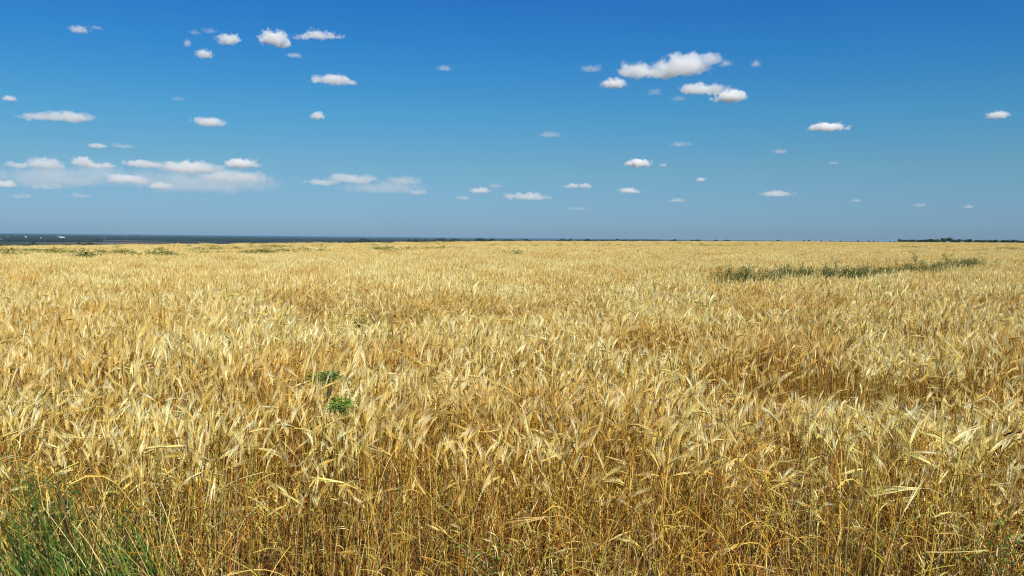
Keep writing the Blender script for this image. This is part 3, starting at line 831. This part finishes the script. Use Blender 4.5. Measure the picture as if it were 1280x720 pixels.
# ------------------------------------------------------------------ weeds
G1 = [(.035, .075, .018), (.05, .10, .022), (.07, .12, .03), (.10, .14, .04), (.03, .055, .02)]
G2 = [(.26, .27, .06), (.34, .33, .08), (.20, .22, .05), (.42, .37, .11)]
def weed_mb(seed, h, n_leaf, spread, pal, stems=5, leaf=.035, top=1):
    rnd = random.Random(seed); ms = MB(); ml = MB()
    for _ in range(stems):
        ph = rnd.uniform(0, 6.28); ln_ = rnd.uniform(.05, spread)
        pts, th = stem_path(rnd, rnd.uniform(-.04, .04), rnd.uniform(-.04, .04), h * (rnd.uniform(.94, 1) if top > 1 else rnd.uniform(.75, 1)), ph, ln_, ln_ * 1.3, 6)
        ms.tube(pts, [.003 * (1 - .6 * i / len(pts)) for i in range(len(pts))], vary(rnd, (.14, .12, .05), .3), 3)
        for k in range(int(n_leaf / stems)):
            i = min(7, int(rnd.triangular(top, 8, 7))) if top > 1 else rnd.randint(1, 7); u = rnd.random()
            p = pts[i].lerp(pts[i + 1], u) if i < 8 else pts[i]
            a = rnd.uniform(0, 6.28); up = rnd.uniform(-.3, .8); d = Vector((math.cos(a), math.sin(a), up)).normalized()
            L = leaf * rnd.uniform(.6, 1.4); sdv = d.cross(Vector((rnd.uniform(-.5, .5), rnd.uniform(-.5, .5), 1))).normalized()
            q = p + d * rnd.uniform(0, .05)
            w_ = L * .42
            ml.add([q, q + d * L * .4 + sdv * w_ * .5, q + d * L + Vector((0, 0, -L * .2)), q + d * L * .4 - sdv * w_ * .5, q + d * L * .45 + Vector((0, 0, L * .1))],
                   [(0, 1, 4), (1, 2, 4), (2, 3, 4), (3, 0, 4)], vary(rnd, rnd.choice(pal), .25), 0)
    return ms, ml
def weed(name, x, y, h, label, seed, n_leaf=120, spread=.5, pal=G1, stems=5, leaf=.035, sc=1.0, top=1):
    t = thing(name, (x, y, ground_z(x, y)), label, 'weed', 'green weeds in the barley', 0, sc)
    a, b = weed_mb(seed, h, n_leaf, spread, pal, stems, leaf, top)
    a.obj('stem', [M_BARK], t); b.obj('leaf', [M_GREEN], t).name = 'foliage'
    return t
def weed_at(name, px, py, zt, h, label, seed, **k):
    """its top shows at px, py; it stands zt metres tall"""
    r_ = ray(px, py); yd = (CAM_Z - zt) / -r_.z
    p = at(px, py, yd)
    return weed(name, p.x, yd, h, label, seed, **k)
weed_at('weed', 405, 476, .85, .86, 'dark green leafy weed poking through the barley left of centre', 1, n_leaf=380, spread=.06, leaf=.024, stems=8, top=7.0, pal=[(.07, .19, .025), (.045, .12, .02), (.11, .24, .035)])
weed_at('weed', 429, 512, .84, .85, 'green leafy weed just below and right of the dark one left of centre', 2, n_leaf=240, spread=.05, leaf=.024, stems=7, top=7.0, pal=[(.10, .24, .03), (.06, .16, .02), (.14, .28, .04)])
weed_at('weed', 447, 396, .93, .95, 'yellow green weed higher up the field above the dark leafy one', 3, n_leaf=160, spread=.30, leaf=.05, stems=8, pal=G2)
weed_at('weed', 487, 400, .90, .92, 'small yellow green weed right of the larger one in mid field', 4, n_leaf=80, spread=.2, leaf=.05, pal=G2)
weed_at('weed', 366, 390, .90, .92, 'small dull green weed left of the yellow green one in mid field', 14, n_leaf=60, spread=.2, leaf=.05, pal=G2)
weed_at('weed', 888, 380, .93, .95, 'dull green weed in mid field below the dark weed strip', 5, n_leaf=150, spread=.4, leaf=.06, pal=G2, stems=8)
weed_at('weed', 596, 384, .90, .92, 'small green weed in mid field near the centre', 6, n_leaf=70, spread=.2, leaf=.05, pal=G2)
weed_at('weed', 618, 676, .34, .34, 'small bright green weed low at the front edge near the centre', 7, n_leaf=80, spread=.7, leaf=.03, pal=[(.12, .22, .03), (.18, .26, .05)])
weed_at('weed', 1222, 655, .42, .44, 'small bright green weed low at the front edge on the right', 8, n_leaf=45, spread=.5, leaf=.035, pal=[(.10, .20, .03), (.16, .24, .05)])
weed_at('weed', 1268, 668, .38, .40, 'bright green weed in the bottom right corner', 9, n_leaf=28, spread=.5, leaf=.04, pal=[(.09, .20, .04), (.14, .24, .05)])
weed_at('weed', 96, 612, .52, .54, 'dark green broad leaved weed behind the grass in the bottom left', 10, n_leaf=50, spread=.4, leaf=.05)
weed_at('weed', 48, 614, .52, .54, 'dark weed at the left, behind the slanting green grass', 12, n_leaf=40, spread=.4, leaf=.05)
weed_at('weed', 158, 640, .46, .48, 'dark leaved weed right of the green grass in the bottom left', 13, n_leaf=50, spread=.4, leaf=.045)
weed_at('weed', 268, 498, .86, .88, 'small olive weed beside pale ears left of the dark leafy one', 15, n_leaf=60, spread=.2, leaf=.035, pal=G2)
# tall weeds standing out of the strip
weed(  'weed', *at(932, 345, 19.3).xy, 1.10, 'tall bushy dark weed at the left end of the weed strip', 21, n_leaf=420, spread=.22, stems=12, leaf=.05)
weed(  'weed', *at(911, 349, 18.6).xy, .98, 'shorter dark weed at the very left tip of the weed strip', 22, n_leaf=260, spread=.22, stems=9, leaf=.05)
weed(  'weed', *at(1043, 340, 23.5).xy, 1.22, 'tall brownish weed in the middle of the weed strip', 23, n_leaf=200, spread=.22, stems=9, leaf=.05, pal=[(.09, .08, .035), (.06, .07, .025)])
weed(  'weed', *at(1144, 330, 29.5).xy, 1.30, 'tall dark weed right of the middle of the weed strip', 24, n_leaf=360, spread=.22, stems=10, leaf=.05)
weed(  'weed', *at(1184, 328, 32.0).xy, 1.22, 'wide bright green bush near the right end of the weed strip', 25, n_leaf=420, spread=.22, stems=12, leaf=.05, pal=[(.05, .13, .02), (.07, .16, .03)])

WC = bpy.data.collections.new('weed_variants'); wl = []
def wvar(seed, h, n, spread, pal, stems, leaf):
    a, b = weed_mb(seed, h, n, spread, pal, stems, leaf)
    k = len(a.v)
    a.v += b.v; a.c += b.c; a.f += [tuple(i + k for i in f) for f in b.f]; a.m += [1] * len(b.f)
    return add_var(WC, wl, a, [M_BARK, M_GREEN], 'weed_source')
BR = [(.21, .18, .05), (.15, .15, .035), (.12, .15, .03), (.28, .23, .07), (.10, .13, .03)]
W_D = [wvar(60 + i, .95, 130, .16, G1 + BR, 5, .04) for i in range(6)]
W_Y = [wvar(70 + i, .93, 60, .5, G2, 6, .09) for i in range(5)]
W_F = [wvar(80 + i, .95, 55, .6, G2 + G2 + G1[2:4] + BR[:3], 6, .13) for i in range(5)]
def weed_strip(name, label, pieces):
    """pieces: (x0, y0, x1, y1, half width, count, variants, min scale, max scale)"""
    P, RO, S, I = [], [], [], []; rnd = random.Random(len(label))
    for x0, y0, x1, y1, hw, n, vs, s0, s1 in pieces:
        for _ in range(n):
            u = rnd.random(); x = x0 + (x1 - x0) * u + rnd.gauss(0, hw * .5); y = y0 + (y1 - y0) * u + rnd.gauss(0, hw)
            s = rnd.uniform(s0, s1)
            P.append((x, y, ground_z(x, y))); RO.append((0, 0, rnd.uniform(0, 6.28))); S.append((s, s, s * rnd.uniform(.95, 1.03))); I.append(rnd.choice(vs))
    return scatter_object(name, WC, P, RO, S, I, label=label, cat='weeds', kind='stuff')
weed_strip('weed_patch', 'dark green and brown weeds growing in a long slanting strip at the right',
           [(4.3, 18.2, 9.3, 22.3, .42, 300, W_D, .84, 1.16), (9.3, 22.3, 17.8, 33.4, .5, 300, W_D, .8, 1.16)])
def px_piece(px0, px1, py, n, vs=None, s0=.98, s1=1.14, h=.80):
    r0 = ray(px0, py); y = (CAM_Z - h - .0035 * ((px0 + px1) / 2 - 640) / F_PX * 60) / -r0.z; y = min(y, edge_y(ray((px0 + px1) / 2, py).x * min(y, 300)) - 2)
    return (ray(px0, py).x * y, y, ray(px1, py).x * y, y, y * .014, max(4, int(n * 1.25)), vs or W_F, s0, s1)
weed_strip('weed_patch', 'yellow green weeds in broken streaks across the far left of the field',
  [px_piece(0, 48, 313.2, 26), px_piece(50, 66, 312.6, 10), px_piece(2, 18, 318, 8), px_piece(24, 34, 318, 5), px_piece(58, 95, 315.5, 26), px_piece(84, 92, 313, 7), px_piece(98, 122, 321, 18), px_piece(114, 170, 314.6, 20),
   px_piece(135, 142, 309, 5), px_piece(174, 188, 319, 8), px_piece(192, 225, 319.6, 18), px_piece(190, 204, 312.5, 8), px_piece(240, 277, 311.2, 22), px_piece(250, 262, 317, 6), px_piece(290, 320, 309.5, 10), px_piece(310, 322, 315.5, 9), px_piece(230, 300, 307, 12)])
weed_strip('weed_patch', 'yellow green weeds scattered on the far field around the centre',
  [px_piece(330, 362, 308.2, 20), px_piece(322, 360, 315, 20), px_piece(378, 402, 313.6, 8), px_piece(384, 400, 307, 9), px_piece(455, 475, 306.8, 7), px_piece(462, 508, 311.6, 26), px_piece(525, 565, 310.5, 18),
   px_piece(530, 545, 305, 8), px_piece(575, 590, 305, 6), px_piece(640, 652, 318, 6), px_piece(600, 700, 307, 14), px_piece(630, 800, 306, 26), px_piece(760, 792, 309, 10)])
weed_strip('weed_patch', 'dull green weeds in a thin line along the far right edge of the field',
  [px_piece(800, 960, 306, 50), px_piece(865, 900, 308, 18), px_piece(930, 1110, 305.5, 40), px_piece(1100, 1135, 305.0, 30), px_piece(1190, 1205, 306.5, 6), px_piece(1240, 1275, 314, 14), px_piece(1262, 1276, 312.5, 12)])

# ------------------------------------------------------------------ green grass in the bottom left corner (nobody could count it)
def grass():
    rnd = random.Random(77); mb = MB()
    for _ in range(400):
        px = rnd.triangular(-60, 270, 90); y = rnd.uniform(3.55, 4.35)
        x = ray(px + 20, 700).x * y
        h = rnd.uniform(.25, .85) * (1.0 if px < 120 else .75); ph = math.pi + rnd.gauss(0, .45); ln_ = rnd.uniform(.35, .85)
        pts = [Vector((x, y, ground_z(x, y)))]; th = ln_ * .5
        for i in range(7):
            th += ln_ * .5 / 7 * rnd.uniform(.3, 1.8); pts.append(pts[-1] + pol(th, ph) * h / 7)
        sdv = Vector((rnd.uniform(-.5, .5), 1, rnd.uniform(-.3, .3))).normalized()
        c = vary(rnd, rnd.choice([(.11, .20, .03), (.07, .14, .025), (.20, .28, .05), (.05, .085, .02), (.11, .21, .035), (.04, .10, .025), (.03, .065, .02), (.30, .28, .09)]), .25)
        w_ = rnd.uniform(.004, .012)
        mb.ribbon(pts, [w_ * (1 - (i / 7) ** 2) + .0006 for i in range(8)], sdv, c, 0)
    return mb
g_ = grass().obj('green_grass', [M_GREEN]); tag(g_, 'dark green grass leaning left in the bottom left corner', 'grass', kind='stuff')
def straws():
    rnd = random.Random(78); mb = MB()
    for _ in range(55):
        px = rnd.uniform(-40, 250); y = rnd.uniform(3.6, 4.2); x = ray(px + 20, 700).x * y
        h = rnd.uniform(.18, .55); ph = math.pi + rnd.gauss(0, .5); ln_ = rnd.uniform(.3, .8)
        pts = [Vector((x, y, ground_z(x, y)))]; th = ln_ * .6
        for i in range(7):
            th += ln_ * .4 / 7 * rnd.uniform(.3, 1.8); pts.append(pts[-1] + pol(th, ph) * h / 7)
        mb.tube(pts, [.0013] * 8, vary(rnd, (.60, .47, .20), .35), 3, 0)
    return mb
tag(straws().obj('dry_grass', [M_STRAW]), 'pale dry grass stems leaning left over the green grass', 'grass', kind='stuff')

# ------------------------------------------------------------------ single stalks that stand out at the front edge
def single_stalk(tip, yd, h_z, ph, lean, neck, label, seed, pale=None, awnL=.13, name='barley_stalk'):
    """a stalk whose ear base shows at the photo point tip, yd metres ahead"""
    rnd = random.Random(seed); p = at(tip[0], tip[1], yd)
    lo, hi = .1, 1.6
    for _ in range(55):
        mid = (lo + hi) / 2; pts, th = stem_path(random.Random(1), 0, 0, mid, ph, lean, neck)
        if pts[-1].z < p.z - ground_z(p.x, p.y): lo = mid
        else: hi = mid
    off = pts[-1]; root = Vector((p.x - off.x, p.y - off.y, 0)); root.z = ground_z(root.x, root.y)
    t = thing(name, root, label, 'barley stalk', 'barley stalks that stand out at the front edge')
    ms = MB(); ms.tube(pts, [.0016 * (1 - .4 * i / len(pts)) for i in range(len(pts))], tuple(q * .72 for q in pale) if pale else (.6, .42, .14), 5); ms.obj('stem', [M_STRAW], t)
    me_ = MB(); ma = MB(); tmp = MB()
    ear_full(tmp, rnd, pts[-1], th, ph, .085, (pale or (.78, .58, .28)), (pale and tuple(min(.9, q * 1.15) for q in pale)) or (.88, .76, .42), 24, .12, awnL=awnL)
    for f, m in zip(tmp.f, tmp.m):
        (me_ if m == 0 else ma).add([tmp.v[i] for i in f], [tuple(range(len(f)))], tmp.c[f[0]])
    me_.obj('ear', [M_STRAW], t); ma.obj('awns', [M_AWN], t)
    ml = MB(); leaf_dry(ml, rnd, pts[3], rnd.uniform(0, 6.28), .14, .007, (.62, .44, .18)); ml.obj('leaf', [M_AWN], t)
    return t
PI = math.pi
single_stalk((682, 647), 3.75, .5, PI, .35, 1.72, 'stalk bent over so its pale ear and long awns point left, near the bottom centre', 1, (.84, .64, .36), .15)
single_stalk((1146, 611), 3.95, .5, PI, .25, 1.60, 'stalk whose pale ear lies level, pointing left, at the lower right', 2, (.84, .70, .36), .14)
single_stalk((1076, 616), 3.9, .5, PI + .2, .1, 2.5, 'dark stalk with a drooping brown ear at the lower right', 3, (.16, .10, .045), .07)
single_stalk((1130, 640), 3.9, .5, .1, .25, .45, 'upright pale ear leaning right, below the level ear at the lower right', 4, (.84, .70, .38), .12)
single_stalk((205, 540), 4.3, .7, 0.3, .05, .12, 'bright white upright ear at the left, with the palest awns', 5, (.86, .78, .52), .14)
single_stalk((222, 544), 4.35, .7, 0.6, .05, .3, 'bright ear leaning slightly right beside the palest upright one', 6, (.86, .76, .48), .14)
single_stalk((182, 560), 3.9, .6, .2, .3, 1.45, 'level ear pointing right under the bright pair at the left', 7, (.82, .68, .30), .12)
single_stalk((1168, 583), 4.1, .6, PI, .2, 1.0, 'pale ear slanting up to the left near the right border', 8, (.86, .74, .40), .14)
single_stalk((1200, 560), 4.2, .6, PI - .2, .1, 1.1, 'ear slanting up left under the dark twig', 9, (.82, .70, .34), .14)
single_stalk((598, 626), 3.9, .6, .1, .15, .35, 'pair of upright awns leaning right, left of the bent ear at the bottom', 10, (.84, .72, .40), .13)
single_stalk((430, 604), 4.0, .6, PI, .2, 1.35, 'level ear pointing left under the green weed left of centre', 11, (.82, .70, .30), .13)
# long bare straws
def straw(a, b, ya, yb, label, seed, col=(.66, .54, .27), r=.0017, sag=.02):
    A, B = at(a[0], a[1], ya), at(b[0], b[1], yb); pts = []
    for i in range(9):
        u = i / 8; p = A.lerp(B, u); p.z += math.sin(u * PI) * sag; pts.append(p - A)
    mb = MB(); mb.tube(pts, [r * (1 - .3 * i / 8) for i in range(9)], col, 5)
    o = mb.obj('bare_straw', [M_STRAW], loc=A); tag(o, label, 'straw', 'loose straws at the front edge'); return o
straw((1158, 690), (1232, 688), 3.75, 3.75, 'long pale straw lying level near the bottom right corner', 1, sag=-.004)
straw((228, 700), (192, 604), 3.8, 3.95, 'long pale straw slanting up to the left at the lower left', 2, sag=.01)
straw((113, 718), (54, 634), 3.7, 3.8, 'pale straw rising left across the green grass', 3, sag=.01)
straw((132, 716), (90, 655), 3.65, 3.7, 'pale straw slanting left at the right side of the green grass', 4)
straw((330, 590), (250, 627), 3.9, 3.9, 'pale straw slanting down to the left in the lower left', 5, sag=.02)
# the dead twig at the right border
rnd_ = random.Random(3); A = at(1255, 545, 4.6); mb = MB()
tw = [Vector((0, 0, 0)), Vector((.035, .01, .012)), Vector((.09, .0, .022)), Vector((.15, .02, .045)), Vector((.22, .01, .05))]
mb.tube(tw, [.0045, .0042, .004, .003, .002], (.035, .024, .016), 6)
mb.tube([tw[2], tw[2] + Vector((.02, 0, .03)), tw[2] + Vector((.05, .01, .045))], [.003, .002, .001], (.035, .024, .016), 5)
mb.tube([tw[3], tw[3] + Vector((.03, 0, -.02))], [.0025, .001], (.035, .024, .016), 5)
tag(mb.obj('twig', [M_BARK], loc=A), 'dark dead twig caught on the ears at the right border', 'twig')

# ------------------------------------------------------------------ haze
def haze():
    mb = MB(); H = 55000
    box(mb, -H, H, -6000, H, -60, HAZE_TOP)
    m, nt, ns, ln = new_mat('haze_air'); out = N(nt, 'ShaderNodeOutputMaterial')
    pv = N(nt, 'ShaderNodeVolumePrincipled'); pv.inputs['Color'].default_value = (.36, .68, 1.0, 1); pv.inputs['Density'].default_value = HAZE_D
    ln.new(pv.outputs[0], out.inputs['Volume'])
    o = mb.obj('haze', [m]); o['kind'] = 'stuff'; o['label'] = 'thin blue haze over the far plain'; o['category'] = 'haze'
HAZE_TOP, HAZE_D = 14.0, 2.8e-5
haze()


scene.view_settings.view_transform = 'Standard'; scene.view_settings.look = 'None'
scene.view_settings.exposure = .38; scene.view_settings.gamma = 1; scene.view_settings.use_curve_mapping = False
cy = scene.cycles
cy.max_bounces = 8; cy.diffuse_bounces = 3; cy.glossy_bounces = 2; cy.transmission_bounces = 3; cy.transparent_max_bounces = 8
cy.filter_width = 1.15; cy.use_denoising = True; cy.denoiser = 'OPENIMAGEDENOISE'; cy.denoising_input_passes = 'RGB_ALBEDO_NORMAL'; cy.denoising_prefilter = 'ACCURATE'; cy.volume_bounces = 6
